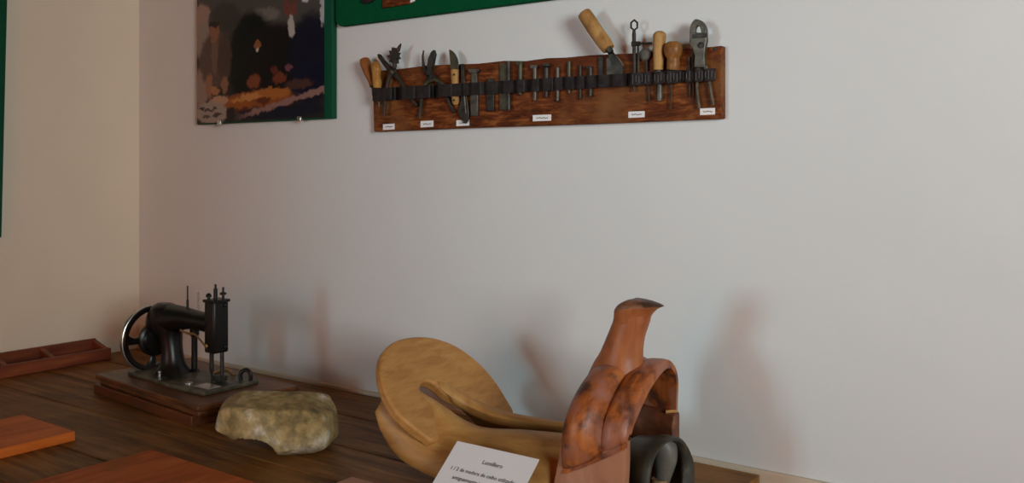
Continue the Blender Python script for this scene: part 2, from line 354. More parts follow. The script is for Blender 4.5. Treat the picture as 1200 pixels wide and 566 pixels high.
# rods and nuts above the head
bm = BM(); lathe(bm, [(0.0055,0),(0.0055,0.030),(0.003,0.031),(0.003,0.042)], (-2.124, AY, Z(0.292)), (0,0,1), 12); finish('needle_bar_top', bm, M['iron'], fh)
bm = BM(); lathe(bm, [(0.0035,0),(0.0035,0.012),(0.009,0.014),(0.009,0.019),(0.003,0.021),(0.003,0.034)], (-2.107, AY+0.012, Z(0.292)), (0,0,1), 12); finish('pressure_screw', bm, M['iron'], fh)
bm = BM(); lathe(bm, [(0.004,0),(0.004,0.006),(0.008,0.008),(0.007,0.014),(0.003,0.018)], (-2.136, AY-0.013, Z(0.292)), (0,0,1), 12); finish('thumb_nut', bm, M['iron'], fh)
# needle bar, presser bar and foot
bm = BM(); tube(bm, [(-2.130,AY-0.008,Z(0.152)),(-2.130,AY-0.008,Z(0.100)),(-2.130,AY-0.008,Z(0.092)),(-2.130,AY-0.008,Z(0.069))], [0.006,0.006,0.003,0.0015], 10); finish('needle_bar', bm, M['steel'], sm)
bm = BM(); tube(bm, [(-2.112,AY+0.012,Z(0.152)),(-2.112,AY+0.012,Z(0.086))], 0.0055, 10); box(bm, (-2.135,AY-0.006,Z(0.072)), (-2.100,AY+0.020,Z(0.086))); finish('presser_foot', bm, M['steel'], sm, bevel=0.001)
# thread take-up: brass strip curving from the arm to the head
bm = BM(); tube(bm, cr([(-2.235,AY-0.034,Z(0.203)),(-2.20,AY-0.036,Z(0.198)),(-2.165,AY-0.036,Z(0.198)),(-2.145,AY-0.034,Z(0.186)),(-2.130,AY-0.030,Z(0.172))], 5), 0.0035, 8, (0,1,0), 0.5); sphere(bm, (-2.126,AY-0.028,Z(0.170)), (0.007,0.004,0.007), 10, 6); finish('thread_lever', bm, M['brass'], sm)
# spool pin, thread spring, rear post
bm = BM(); tube(bm, [(-2.265,AY+0.01,Z(0.25)),(-2.265,AY+0.01,Z(0.278)),(-2.265,AY+0.01,Z(0.279)),(-2.265,AY+0.01,Z(0.318))], [0.0035,0.0035,0.0022,0.0022], 8); finish('spool_pin', bm, M['iron'], sm)
bm = BM(); tube(bm, [(-2.200+0.0032*math.cos(t*0.9), AY+0.0032*math.sin(t*0.9), Z(0.252+0.0011*t)) for t in range(0, 50)], 0.0011, 5); finish('thread_spring', bm, M['steelbright'], sm)
bm = BM(); lathe(bm, [(0.016,0),(0.013,0.006),(0.0085,0.010),(0.0085,0.10),(0.013,0.105),(0.013,0.125)], (-2.283, AY+0.045, Z(0.068)), (0,0,1), 14); finish('rear_post', bm, M['iron'], sm)
# bed fittings
bm = BM(); box(bm, (-2.125,1.478,Z(0.069)), (-2.062,1.520,Z(0.0715))); finish('slide_plate', bm, M['steelbright'], sm, bevel=0.0008)
bm = BM(); lathe(bm, [(0.011,0),(0.011,0.003),(0.004,0.005)], (-2.165, 1.492, Z(0.069)), (0,0,1), 14); finish('bed_screw', bm, M['steelbright'], sm)
bm = BM(); tube(bm, cr([(-2.085,1.60,Z(0.069)),(-2.085,1.60,Z(0.088)),(-2.072,1.607,Z(0.098)),(-2.060,1.613,Z(0.088)),(-2.060,1.613,Z(0.069))], 4), 0.0055, 8); finish('bed_hook', bm, M['iron'], sm)
bm = BM(); tube(bm, [(-2.30,1.492,Z(0.069)),(-2.30,1.492,Z(0.080))], 0.004, 8); sphere(bm, (-2.30,1.492,Z(0.082)), (0.005,0.005,0.005), 10, 6); finish('stop_knob', bm, M['steelbright'], sm)
bm = BM(); tube(bm, cr([(-2.20,1.60,Z(0.072)),(-2.16,1.61,Z(0.085)),(-2.12,1.605,Z(0.075))], 4), 0.005, 8); finish('feed_lever', bm, M['brass'], sm)
# handwheel
WC = Vector((-2.425, AY, Z(0.156))); WRAD = 0.094
bm = BM(); lathe(bm, [(WRAD-0.015,-0.009),(WRAD-0.004,-0.012),(WRAD,-0.007),(WRAD,0.007),(WRAD-0.004,0.012),(WRAD-0.015,0.009)], WC, (1,0,0), 56, closed=True)
wh = finish('handwheel', bm, M['iron'], sm)
bm = BM(); lathe(bm, [(WRAD-0.001,-0.0075),(WRAD+0.002,-0.006),(WRAD+0.003,0.0),(WRAD+0.002,0.006),(WRAD-0.001,0.0075)], WC, (1,0,0), 56, closed=True); finish('wheel_rim', bm, M['steelbright'], wh)
bm = BM(); lathe(bm, [(0.004,-0.022),(0.014,-0.020),(0.018,-0.012),(0.020,0.0),(0.046,0.006),(0.050,0.012),(0.050,0.022),(0.042,0.027),(0.046,0.032),(0.042,0.040),(0.024,0.044)], WC, (1,0,0), 28); finish('wheel_hub', bm, M['iron'], wh)
for k in range(4):
    a = math.radians(90*k - 4); pts = []; rr = []
    for i in range(7):
        t = i/6; r = 0.017 + (WRAD-0.010-0.017)*t; aa = a + 0.12*math.sin(math.pi*t)
        pts.append(WC + Vector((0.003, math.cos(aa)*r, math.sin(aa)*r))); rr.append(0.0165 - 0.0075*math.sin(math.pi*t))
    bm = BM(); tube(bm, pts, rr, 10, (1,0,0), 0.55); finish('wheel_spoke', bm, M['iron'], wh)

# ------------------------------------------------------------------ stone
def make_stone():
    R = Vector((0.83, 0.56, 0)); B = Vector((-0.56, 0.83, 0)); U = Vector((0, 0, 1))
    cen = Vector((-1.692, 1.400, TZ + 0.083))
    # (normal in right/back/up, distance)
    pl = [((0.03,-0.16,1),0.056), ((-0.5,-0.15,1),0.090), ((0.55,-0.1,1),0.083), ((0,0.5,1),0.075),
          ((0.08,-1,0.12),0.080), ((-0.55,-1,0.15),0.105), ((0.75,-1,0.05),0.118), ((0.1,-1,0.75),0.088),
          ((-1,-0.1,0.12),0.132), ((-0.8,0.7,0.1),0.125), ((1,-0.1,0.05),0.134), ((0.95,-0.2,-0.55),0.146), ((0.8,0.7,0),0.13), ((0,1,0),0.085),
          ((0.08,0,-1),0.083), ((-0.36,-0.05,-1),0.062), ((0.6,0,-1),0.118), ((0.25,-0.8,-1),0.100), ((0,0.7,-0.7),0.09)]
    pl = [(Vector(n).normalized(), d) for n, d in pl]
    bm = BM(); bmesh.ops.create_icosphere(bm, subdivisions=6, radius=1)
    for v in bm.verts:
        n = v.co.normalized(); s = 0.0
        for pn, d in pl:
            q = n.dot(pn)
            if q > 0.02: s += (q / d) ** 26
        r = s ** (-1/26)
        p = n * r
        # undercut below the left half of the front
        e = ((p.x + 0.040)/0.062)**2 + ((p.y + 0.085)/0.085)**2 + ((p.z + 0.066)/0.040)**2
        if e < 1.0:
            p.z += (1-e) ** 0.5 * 0.030
            p.y += (1-e) * 0.018
        q = p * 22
        k = noise.fractal(q, 1.0, 2.0, 5) * 0.0030 + noise.noise(p * 9) * 0.006
        p = p + n * k
        v.co = cen + R * p.x + B * p.y + U * p.z * 0.88
    zmin = min(v.co.z for v in bm.verts)
    for v in bm.verts: v.co.z += TZ - zmin - 0.0005
    return tag(finish('stone', bm, M['stone'], sharp=180), 'rough grey-brown stone with a flat top, between sewing machine and saddle', 'stone')
make_stone()

# ------------------------------------------------------------------ saddle tree
sd = thing('saddle_tree', (-1.08, 1.585, TZ), 'bare carved wooden saddle frame, tan round back and reddish front with horn', 'saddle')
YC = 1.585
def make_bar(mirror, keys, name, mat):
    bm = BM(); rings = []
    for x, ty, tz, by, bz, t in cr(keys, 6):
        if mirror: ty, by = 2*YC - ty, 2*YC - by
        Tp, Bp = Vector((x, ty, Z(tz))), Vector((x, by, Z(bz)))
        d = Bp - Tp; ln = d.length; dn = d.normalized(); nn = Vector((0, -dn.z, dn.y))
        if (nn.y > 0) != mirror: nn = -nn          # outward
        ring = []; K = 9
        for s in range(K+1):
            f = s/K; bul = 0.012*math.sin(math.pi*f)
            ring.append(Tp + dn*(ln*f) + nn*(t*0.5*min(1, 6*min(f,1-f)+0.25)) + nn*bul)
        for s in range(K, -1, -1):
            f = s/K; bul = 0.008*math.sin(math.pi*f)
            ring.append(Tp + dn*(ln*f) - nn*(t*0.5*min(1, 6*min(f,1-f)+0.25)) + nn*bul)
        rings.append(ring)
    skin(bm, rings)
    return finish(name, bm, mat, sd, sharp=60)
bark = [(-1.413,1.456,0.130,1.450,0.105,0.012), (-1.398,1.463,0.158,1.447,0.073,0.020), (-1.361,1.492,0.172,1.441,0.042,0.024), (-1.31,1.525,0.140,1.437,0.024,0.026),
        (-1.22,1.545,0.098,1.436,0.012,0.028), (-1.10,1.550,0.108,1.436,0.012,0.028), (-1.0,1.550,0.118,1.440,0.012,0.028), (-0.95,1.535,0.130,1.472,0.012,0.020),
        (-0.90,1.525,0.140,1.480,0.012,0.020), (-0.86,1.515,0.135,1.486,0.014,0.018), (-0.845,1.512,0.10,1.494,0.03,0.012)]
make_bar(False, bark, 'side_bar', M['tan'])
barf = [(-1.400,1.540,0.120,1.452,0.085,0.012), (-1.375,1.580,0.150,1.447,0.060,0.022), (-1.345,1.612,0.172,1.441,0.035,0.028), (-1.317,1.606,0.153,1.438,0.025,0.032),
        (-1.283,1.572,0.124,1.437,0.018,0.034), (-1.22,1.552,0.106,1.436,0.012,0.032)] + bark[5:7] + [(-0.95,1.535,0.125,1.455,0.012,0.020), (-0.915,1.530,0.11,1.46,0.02,0.014)]
make_bar(True, barf, 'side_bar', M['tan'])

# cantle: round board with a notch, leaning back
pn = onY(507, 517, 1.45); pf = onY(603, 484, 1.72); pt = onY(490, 394, YC)
cn = (pf - pn).cross(pt - pn).normalized()
if cn.x < 0: cn = -cn
cpx = [(507,517),(486,502),(468,486),(456,468),(448.5,448),(446,428),(450,411),(462,400),(478,395),(497,394),(515,397),(533,404),(550,415),(567,430),(582,448),(594,467),(603,484),
       (592,484),(576,480),(558,475.5),(540,470),(524,462),(510,450.5),(500,446.5),(493.5,451),(494,459),(503,471),(516,485),(529,500),(533,510),(526,517),(516,517)]
ring = [onPlane(x, y, pn, cn) for x, y in [p[:2] for p in cr([(a, b) for a, b in cpx + cpx[:1]], 3)][:-1]]
bm = BM(); slab(bm, ring, -cn*0.026)
finish('cantle', bm, M['tancantle'], sd, bevel=0.006, seg=3, sharp=45)

# fork (pommel arch)
st = [  # front (Y,z) on x=-.82, back (Y,z) on x=-.93, swell, radial thickness
    ((1.4760,0.152),(1.4500,0.088),0.000,0.010),
    ((1.4710,0.156),(1.4420,0.094),0.015,0.020),
    ((1.4725,0.170),(1.4370,0.122),0.024,0.024),
    ((1.486,0.196),(1.4440,0.165),0.030,0.028),
    ((1.519,0.2285),(1.476,0.207),0.030,0.030),
    ((1.564,0.258),(1.525,0.243),0.020,0.028),
    ((1.627,0.2755),(1.590,0.268),0.008,0.022),
    ((1.668,0.258),(1.650,0.255),0.014,0.016),
    ((1.684,0.226),(1.695,0.215),0.024,0.015),
    ((1.682,0.180),(1.712,0.170),0.024,0.015),
    ((1.678,0.120),(1.712,0.12),0.014,0.015),
    ((1.676,0.08),(1.712,0.08),0.006,0.014)]
flat = [(f[0], f[1], b[0], b[1], s, t) for f, b, s, t in st]
dense = cr(flat, 6)
bm = BM(); rings = []
ctr = Vector((0, YC, Z(0.09)))
XF, XB = -0.815, -0.935
for i, (fy, fz, by, bz, sw, th) in enumerate(dense):
    a = dense[max(i-1,0)]; b = dense[min(i+1, len(dense)-1)]
    tg = Vector((0, b[0]+b[2]-a[0]-a[2], b[1]+b[3]-a[1]-a[3])).normalized()
    nr = Vector((0, -tg.z, tg.y))
    if nr.dot(Vector((0, fy, Z(fz))) - ctr) < 0: nr = -nr
    Pf = Vector((XF, fy, Z(fz))); Pb = Vector((XB, by, Z(bz)))
    ring = []
    for f, k, g in ((0,0,0),(0.06,0.45,0),(0.18,0.85,0),(0.32,1.0,0),(0.46,0.85,0),(0.55,0.35,0),(0.60,0.02,-0.003),(0.65,0.14,0),(0.76,0.20,0.001),(0.90,0.12,0.001),(0.98,0.0,0),(1.0,-0.03,-0.003)):
        ring.append(Pb.lerp(Pf, f) + nr*(sw*k + g))
    for f in (1.0, 0.75, 0.5, 0.25, 0.0):
        ring.append(Pb.lerp(Pf, f) - nr*(th if 0 < f < 1 else th*0.8))
    rings.append(ring)
skin(bm, rings); finish('fork', bm, M['fork'], sd, sharp=70)
# leg board below the near side of the fork
bm = BM()
lg = cr([(-0.945,-0.820,1.452,0.150),(-0.950,-0.818,1.447,0.10),(-0.958,-0.820,1.442,0.05),(-0.966,-0.828,1.440,0.0)], 4)
lg = [(a, b, c, max(d, 0.001)) for a, b, c, d in lg]
rings = [[(x0,y+0.004,Z(z)),(x0+0.02,y+0.002,Z(z)),((x0+x1)/2,y+0.010,Z(z)),(x1-0.015,y+0.018,Z(z)),(x1,y+0.024,Z(z)),(x1,y+0.040,Z(z)),((x0+x1)/2,y+0.034,Z(z)),(x0,y+0.022,Z(z))] for x0,x1,y,z in lg]
skin(bm, rings); finish('fork_leg', bm, M['legwood'], sd, sharp=50)
# far leg of the fork, inner face dark
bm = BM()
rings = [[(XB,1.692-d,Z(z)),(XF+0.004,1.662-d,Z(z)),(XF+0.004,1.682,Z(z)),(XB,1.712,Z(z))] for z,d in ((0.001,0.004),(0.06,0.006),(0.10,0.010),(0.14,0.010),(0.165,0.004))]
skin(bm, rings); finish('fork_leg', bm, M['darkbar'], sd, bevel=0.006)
bm = BM(); tube(bm, cr([(XF-0.015,1.655,Z(0.166)),(XF-0.004,1.664,Z(0.167)),(XF-0.001,1.675,Z(0.165))], 4), 0.0035, 8); finish('seam_strip', bm, M['tan'], sd)
# horn and cap
bm = BM(); rings = []
for x, y, h, rx, ry in cr([(-0.902,1.588,0.235,0.062,0.050),(-0.898,1.588,0.262,0.053,0.045),(-0.892,1.587,0.285,0.044,0.038),(-0.881,1.586,0.32,0.038,0.034),(-0.869,1.585,0.35,0.037,0.031),(-0.866,1.585,0.365,0.037,0.031)], 4):
    rings.append([(x+rx*math.cos(a), y+ry*math.sin(a), Z(h)) for a in (2*math.pi*j/24 for j in range(24))])
skin(bm, rings); hn = finish('horn', bm, M['horn'], sd)
def caprings(keys):
    out = []
    for x, h, rf, rb, ry, tl in keys:
        ring = []
        for j in range(32):
            a = 2*math.pi*j/32; c, s_ = math.cos(a), math.sin(a)
            dx = (rf if c > 0 else rb)*c
            ring.append((x+dx, 1.585+ry*s_*(1-0.25*max(0,c)), Z(h)+(tl if dx > 0 else 0.42)*dx))
        out.append(ring)
    return out
kk = [(-0.866,0.352,0.036,0.0365,0.0315,0.0),(-0.866,0.362,0.040,0.037,0.033,0.10),(-0.866,0.370,0.051,0.037,0.035,0.16),(-0.866,0.377,0.063,0.0365,0.036,0.12),(-0.866,0.381,0.066,0.0355,0.036,0.08)]
bm = BM(); skin(bm, caprings(cr(kk, 3))); cp = finish('horn_head', bm, M['horn'], hn, sharp=60)
kk = [(-0.866,0.3805,0.067,0.036,0.0365,0.08),(-0.866,0.386,0.062,0.035,0.035,0.05),(-0.866,0.393,0.046,0.028,0.029,0.0),(-0.866,0.3955,0.024,0.016,0.016,0.0),(-0.866,0.395,0.003,0.003,0.003,0.0)]
bm = BM(); skin(bm, caprings(cr(kk, 3))); finish('horn_cap', bm, M['cap'], hn, sharp=60)

# ------------------------------------------------------------------ stirrup under the fork
su = thing('stirrup', (-0.79, 1.56, TZ), 'dark hollow curled stirrup standing on the table under the saddle front', 'stirrup')
AX = Vector((0.92,-0.39,0)).normalized(); AC = Vector((0.39,0.92,0)).normalized(); UP = Vector((0,0,1))
rc = Vector((-0.770,1.555,TZ))
path = cr([(-0.060,0.006),(-0.056,0.06),(-0.048,0.105),(-0.028,0.136),(0.002,0.146),(0.030,0.136),(0.050,0.105),(0.056,0.075),(0.052,0.045),(0.040,0.024),(0.028,0.014)], 5)
bm = BM(); rings = []
for i, (s, h) in enumerate(path):
    a, b = path[max(i-1,0)], path[min(i+1, len(path)-1)]
    t = Vector((b[0]-a[0], b[1]-a[1], 0)).normalized(); nn = (-t.y, t.x)
    f = i/(len(path)-1); lip = 0.006 + 0.016*max(0.0, min(1.0, (f-0.5)/0.2))
    def P(dep, off, sc=1.0): return rc - AX*dep + AC*(s*sc + nn[0]*off) + UP*(h*(1-(1-sc)*0.9) + nn[1]*off)
    rings.append([P(0.003,0.004), P(-0.003,0.001), P(-0.002,-lip*0.6), P(0.004,-lip), P(0.012,-lip), P(0.03,-0.005,0.97), P(0.095,-0.004,0.84), P(0.098,0.0,0.84), P(0.095,0.004,0.84), P(0.03,0.004,0.97)])
skin(bm, rings); sh = finish('stirrup_shell', bm, M['stirrup'], su, sharp=50)
bm = BM(); rings = []
for h, c, w, dp in cr([(0.140,0.006,0.022,0.014),(0.125,0.010,0.026,0.024),(0.100,0.011,0.024,0.026),(0.075,0.008,0.019,0.020),(0.052,0.004,0.013,0.014)], 4):
    rings.append([rc - AX*0.035 + AC*(c + 0.006 + 0.85*w*math.cos(a)) + AX*(dp*math.sin(a)) + UP*h for a in (2*math.pi*j/20 for j in range(20))])
skin(bm, rings); finish('stirrup_tongue', bm, M['stirrupin'], su)
bm = BM(); tube(bm, [rc - AX*0.035 + AC*0.004 + UP*0.062, rc - AX*0.035 + AC*0.004 + UP*0.03, rc - AX*0.035 + AC*0.006 + UP*0.0], [0.016,0.019,0.021], 14); finish('stirrup_peg', bm, M['stirrupwood'], su)

# ------------------------------------------------------------------ caption card
TL = onY(536, 517, 1.43); TR = onY(632, 538, 1.43)
zt = (TL.z + TR.z)/2
cx0, cx1 = TL.x, TR.x
dn = Vector((0, -0.075, -0.063)).normalized()
ln = (zt - TZ - 0.0008) / -dn.z
cnr = Vector((0, dn.z, -dn.y)).normalized()          # faces the viewer and up
if cnr.y > 0: cnr = -cnr
cd = thing('caption_card', ((cx0+cx1)/2, 1.32, TZ), 'white printed caption card leaning against the wooden saddle', 'card')
p0, p1 = Vector((cx0, 1.43, zt)), Vector((cx1, 1.43, zt))
bm = BM(); slab(bm, [p0, p1, p1 + dn*ln, p0 + dn*ln], -cnr*0.0012); finish('paper_sheet', bm, M['paper'], cd)
def text_on(body, org, right, up, size, mat, parent, name='lettering', align='LEFT'):
    cu = bpy.data.curves.new(name, 'FONT'); cu.body = body; cu.size = size; cu.align_x = align; cu.extrude = 0.0002; cu.resolution_u = 2
    tmp = bpy.data.objects.new('tmp', cu); COL.objects.link(tmp)
    dg = bpy.context.evaluated_depsgraph_get(); me = bpy.data.meshes.new_from_object(tmp.evaluated_get(dg))
    bpy.data.objects.remove(tmp); bpy.data.curves.remove(cu)
    right = Vector(right).normalized(); up = Vector(up).normalized(); nn = right.cross(up)
    mt = Matrix((right, up, nn)).transposed().to_4x4(); mt.translation = Vector(org)
    bm = BM(); bm.from_mesh(me); bpy.data.meshes.remove(me); bmesh.ops.transform(bm, matrix=mt, verts=bm.verts)
    return finish(name, bm, mat, parent)
W = cx1 - cx0; off = cnr*0.0004
mid = (p0 + p1)/2
text_on('Lomillero', mid + Vector((0.008,0,0)) + dn*0.036 + off, (1,0,0), -dn, 0.0125, M['ink'], cd, align='CENTER')
text_on('1 / 2 de madera de ceibo utilizado', p0 + Vector((0.020,0,0)) + dn*0.062 + off, (1,0,0), -dn, 0.0112, M['ink'], cd)
text_on('antiguamente para la monta', p0 + Vector((0.036,0,0)) + dn*0.080 + off, (1,0,0), -dn, 0.0112, M['ink'], cd)
text_on('a caballo y trabajo del campo', p0 + Vector((0.026,0,0)) + dn*0.098 + off, (1,0,0), -dn, 0.0112, M['ink'], cd)

# ------------------------------------------------------------------ framed photograph on the wall
PX0, PX1, PXP, PZ0, PZ1 = -2.683, -2.026, -2.060, 1.556, 2.36
fr = thing('framed_photograph', ((PX0+PX1)/2, YB-0.01, PZ0), 'colour photograph of people working at a hide-covered table, mounted on green board', 'picture')
bm = BM(); box(bm, (PX0, YB-0.020, PZ0), (PX1, YB-0.001, PZ1)); finish('backing_board', bm, M['greenframe'], fr, bevel=0.002)
def photo_mat():
    m, nt, b = newmat('photo_print'); L = nt.links.new
    tc = N(nt, 'ShaderNodeTexCoord')
    nz = N(nt, 'ShaderNodeTexNoise'); nz.inputs['Scale'].default_value = 55; nz.inputs['Detail'].default_value = 5
    L(tc.outputs['Object'], nz.inputs['Vector'])
    sb = N(nt, 'ShaderNodeVectorMath', operation='SUBTRACT'); L(nz.outputs['Color'], sb.inputs[0]); sb.inputs[1].default_value = (0.5, 0.5, 0.5)
    sc = N(nt, 'ShaderNodeVectorMath', operation='SCALE'); L(sb.outputs[0], sc.inputs[0]); sc.inputs['Scale'].default_value = 0.03
    ad = N(nt, 'ShaderNodeVectorMath', operation='ADD'); L(tc.outputs['Object'], ad.inputs[0]); L(sc.outputs[0], ad.inputs[1])
    # blobs in the crop's own units: x 125..615 across the print, y upward from the lower edge
    def col(h): return lin(tuple(int(h[i:i+2], 16)/255 for i in (0, 2, 4)))
    fx = (PXP - PX0) / 490.0; fz = 0.392/485
    ox, oz = PX0 - fr.location.x, PZ0 - fr.location.z
    base = ramp(nt, [(0.0, col('2a2524')), (1.0, col('4b4845'))])
    sep = N(nt, 'ShaderNodeSeparateXYZ'); L(tc.outputs['Object'], sep.inputs[0])
    mr = N(nt, 'ShaderNodeMapRange'); mr.inputs[1].default_value = 0.15; mr.inputs[2].default_value = 0.4; L(sep.outputs['Z'], mr.inputs[0]); L(mr.outputs[0], base.inputs[0])
    cur = base.outputs[0]
    blobs = [  # x, y, rx, ry, colour, softness
        (430, 50, 190, 70, '4c4945', .5), (400, 70, 60, 28, '6f6a64', .4),
        (352, 200, 85, 150, '080b09', .25), (330, 300, 60, 80, '070806', .3), (440, 240, 110, 130, '120c0e', .3), (570, 260, 75, 170, '0f1024', .3), (575, 330, 60, 70, '0e0f26', .3),
        (150, 120, 36, 90, '8f7f74', .35), (152, 30, 34, 42, '9d7f74', .35), (148, 330, 30, 80, '93786c', .35), (250, 60, 60, 60, '3a3833', .4),
        (205, 225, 62, 115, '5c463e', .25), (205, 205, 14, 80, '6f564a', .4), (245, 220, 28, 90, '4c3b33', .4), (205, 110, 20, 42, '8a5c44', .3), (203, 78, 22, 14, '2b211c', .4),
        (182, 330, 14, 52, '94644a', .35), (205, 352, 20, 16, 'a5714f', .35), (246, 330, 14, 36, '8c6048', .35),
        (500, 58, 24, 42, '6d3f36', .3), (510, 30, 20, 14, '5a4038', .4), (503, 130, 13, 42, 'b0aaa2', .35), (556, 22, 16, 26, 'b9bfc0', .3), (612, 80, 8, 60, 'a9acb0', .35),
        (378, 185, 13, 20, '8c5534', .35), (375, 205, 7, 8, 'c0b4a4', .3),
        (362, 325, 26, 28, '7b4028', .4), (462, 320, 26, 22, '6e3424', .4), (495, 285, 16, 12, '70404a', .4), (440, 290, 14, 16, '5c2a20', .4),
        (530, 350, 50, 18, '4a2f2a', .4), (370, 402, 150, 38, '8a4a22', .25), (300, 420, 60, 30, '94511f', .35), (430, 378, 70, 22, 'a5622c', .35), (350, 385, 40, 14, 'c08048', .4), (400, 405, 26, 12, '5f2d18', .4), (300, 395, 26, 10, 'b87a3c', .4), (225, 390, 40, 18, 'b08a6c', .35), (330, 436, 46, 10, '5a2c18', .4),
        (192, 438, 68, 46, '9c8a7e', .25), (180, 430, 20, 7, '54433c', .4), (215, 448, 22, 7, '4b3a36', .4), (170, 455, 16, 7, '5a4a46', .4), (205, 420, 14, 5, '4d403a', .4), (150, 420, 12, 8, '3c302c', .4),
        (270, 445, 18, 30, '2c1f1a', .4), (460, 450, 170, 26, '191726', .3)]
    for x, y, rx, ry, c, s in blobs:
        cx = ox + (x-125)*fx; cz = oz + (485-y)*fz
        s1 = N(nt, 'ShaderNodeVectorMath', operation='SUBTRACT'); L(ad.outputs[0], s1.inputs[0]); s1.inputs[1].default_value = (cx, 0, cz)
        s2 = N(nt, 'ShaderNodeVectorMath', operation='MULTIPLY'); L(s1.outputs[0], s2.inputs[0]); s2.inputs[1].default_value = (1/(rx*fx), 0, 1/(ry*fz))
        s3 = N(nt, 'ShaderNodeVectorMath', operation='LENGTH'); L(s2.outputs[0], s3.inputs[0])
        mp = N(nt, 'ShaderNodeMapRange', interpolation_type='SMOOTHSTEP'); mp.inputs[1].default_value = 1+s*0.6; mp.inputs[2].default_value = 1-s*0.6; L(s3.outputs['Value'], mp.inputs[0])
        cur = mixc(nt, mp.outputs[0], cur, col(c))
    # pale table edge running across the lower right
    ln_ = N(nt, 'ShaderNodeVectorMath', operation='DOT_PRODUCT')
    ax, az = ox+(300-125)*fx, oz+(485-462)*fz; bx, bz = ox+(615-125)*fx, oz+(485-378)*fz
    dx, dz = bx-ax, bz-az; l = math.hypot(dx, dz); nx, nz_ = -dz/l, dx/l
    s1 = N(nt, 'ShaderNodeVectorMath', operation='SUBTRACT'); L(ad.outputs[0], s1.inputs[0]); s1.inputs[1].default_value = (ax, 0, az)
    L(s1.outputs[0], ln_.inputs[0]); ln_.inputs[1].default_value = (nx, 0, nz_)
    ab = N(nt, 'ShaderNodeMath', operation='ABSOLUTE'); L(ln_.outputs['Value'], ab.inputs[0])
    mp = N(nt, 'ShaderNodeMapRange', interpolation_type='SMOOTHSTEP'); mp.inputs[1].default_value = 0.012; mp.inputs[2].default_value = 0.005; L(ab.outputs[0], mp.inputs[0])
    l2 = N(nt, 'ShaderNodeVectorMath', operation='DOT_PRODUCT'); L(s1.outputs[0], l2.inputs[0]); l2.inputs[1].default_value = (dx/l, 0, dz/l)
    m2 = N(nt, 'ShaderNodeMapRange'); m2.inputs[1].default_value = -0.02; m2.inputs[2].default_value = 0.08; L(l2.outputs['Value'], m2.inputs[0])
    mm = N(nt, 'ShaderNodeMath', operation='MULTIPLY'); L(mp.outputs[0], mm.inputs[0]); L(m2.outputs[0], mm.inputs[1])
    cur = mixc(nt, mm.outputs[0], cur, col('8d6a62'))
    L(cur, b.inputs['Base Color']); b.inputs['Roughness'].default_value = 0.4; b.inputs['Specular IOR Level'].default_value = 0.25
    return m
bm = BM(); box(bm, (PX0+0.006, YB-0.0235, PZ0+0.004), (PXP, YB-0.0195, PZ1-0.01)); finish('print', bm, photo_mat(), fr)
for x in (-2.555, -2.165):
    bm = BM(); box(bm, (x-0.009, YB-0.028, PZ0-0.006), (x+0.009, YB-0.018, PZ0+0.010)); c = finish('clip', bm, M['steelbright'], fr, bevel=0.002)

# ------------------------------------------------------------------ green display boards
gb = thing('display_board', (-1.25, YB-0.01, 1.824), 'large green felt display board with rounded corners, mounted above the tool rack', 'board')
def rrect(x0, x1, z0, z1, r, k=6):
    out = []
    for cx, cz, a0 in ((x1-r, z0+r, -90), (x1-r, z1-r, 0), (x0+r, z1-r, 90), (x0+r, z0+r, 180)):
        out += [(cx + r*math.cos(math.radians(a0+90*i/k)), cz + r*math.sin(math.radians(a0+90*i/k))) for i in range(k+1)]
    return out
bm = BM(); slab(bm, [(x, YB-0.020, z) for x, z in rrect(-2.012, -0.45, 1.824, 2.72, 0.025)], (0, 0.019, 0)); finish('felt_panel', bm, M['green'], gb, bevel=0.002)
mp_ = thing('mounted_leather_piece', (-1.755, YB-0.022, 1.856), 'small reddish-brown leather sample with a pale edge on the green display board', 'leather sample')
bm = BM(); slab(bm, [(-1.816,YB-0.027,1.858),(-1.712,YB-0.027,1.860),(-1.705,YB-0.027,2.00),(-1.818,YB-0.027,2.0)], (0,0.0065,0)); finish('leather_patch', bm, M['board'], mp_, bevel=0.002)
bm = BM(); slab(bm, [(-1.712,YB-0.026,1.862),(-1.698,YB-0.026,1.866),(-1.692,YB-0.026,2.0),(-1.706,YB-0.026,2.0)], (0,0.0055,0)); finish('pale_edge', bm, M['paper'], mp_, bevel=0.001)
bm = BM(); slab(bm, cr([(-1.90,YB-0.028,1.882),(-1.868,YB-0.028,1.878),(-1.845,YB-0.028,1.90),(-1.85,YB-0.028,2.0),(-1.895,YB-0.028,2.0)], 3), (0,0.0075,0))
tag(finish('leather_sample', bm, M['strap'], bevel=0.002), 'small black leather sample beside the reddish one on the green display board', 'leather sample')
# board on the left wall, just inside the picture
bm = BM(); yb = 1.424
slab(bm, [(XL+0.022, 0.50, 1.19), (XL+0.022, yb-0.014, 1.19), (XL+0.022, yb+0.012, 2.30), (XL+0.022, 0.52, 2.30)], (-0.021, 0, 0))
tag(finish('notice_board', bm, M['greenframe'], bevel=0.002), 'green board hanging on the left wall, only its edge in sight', 'board')

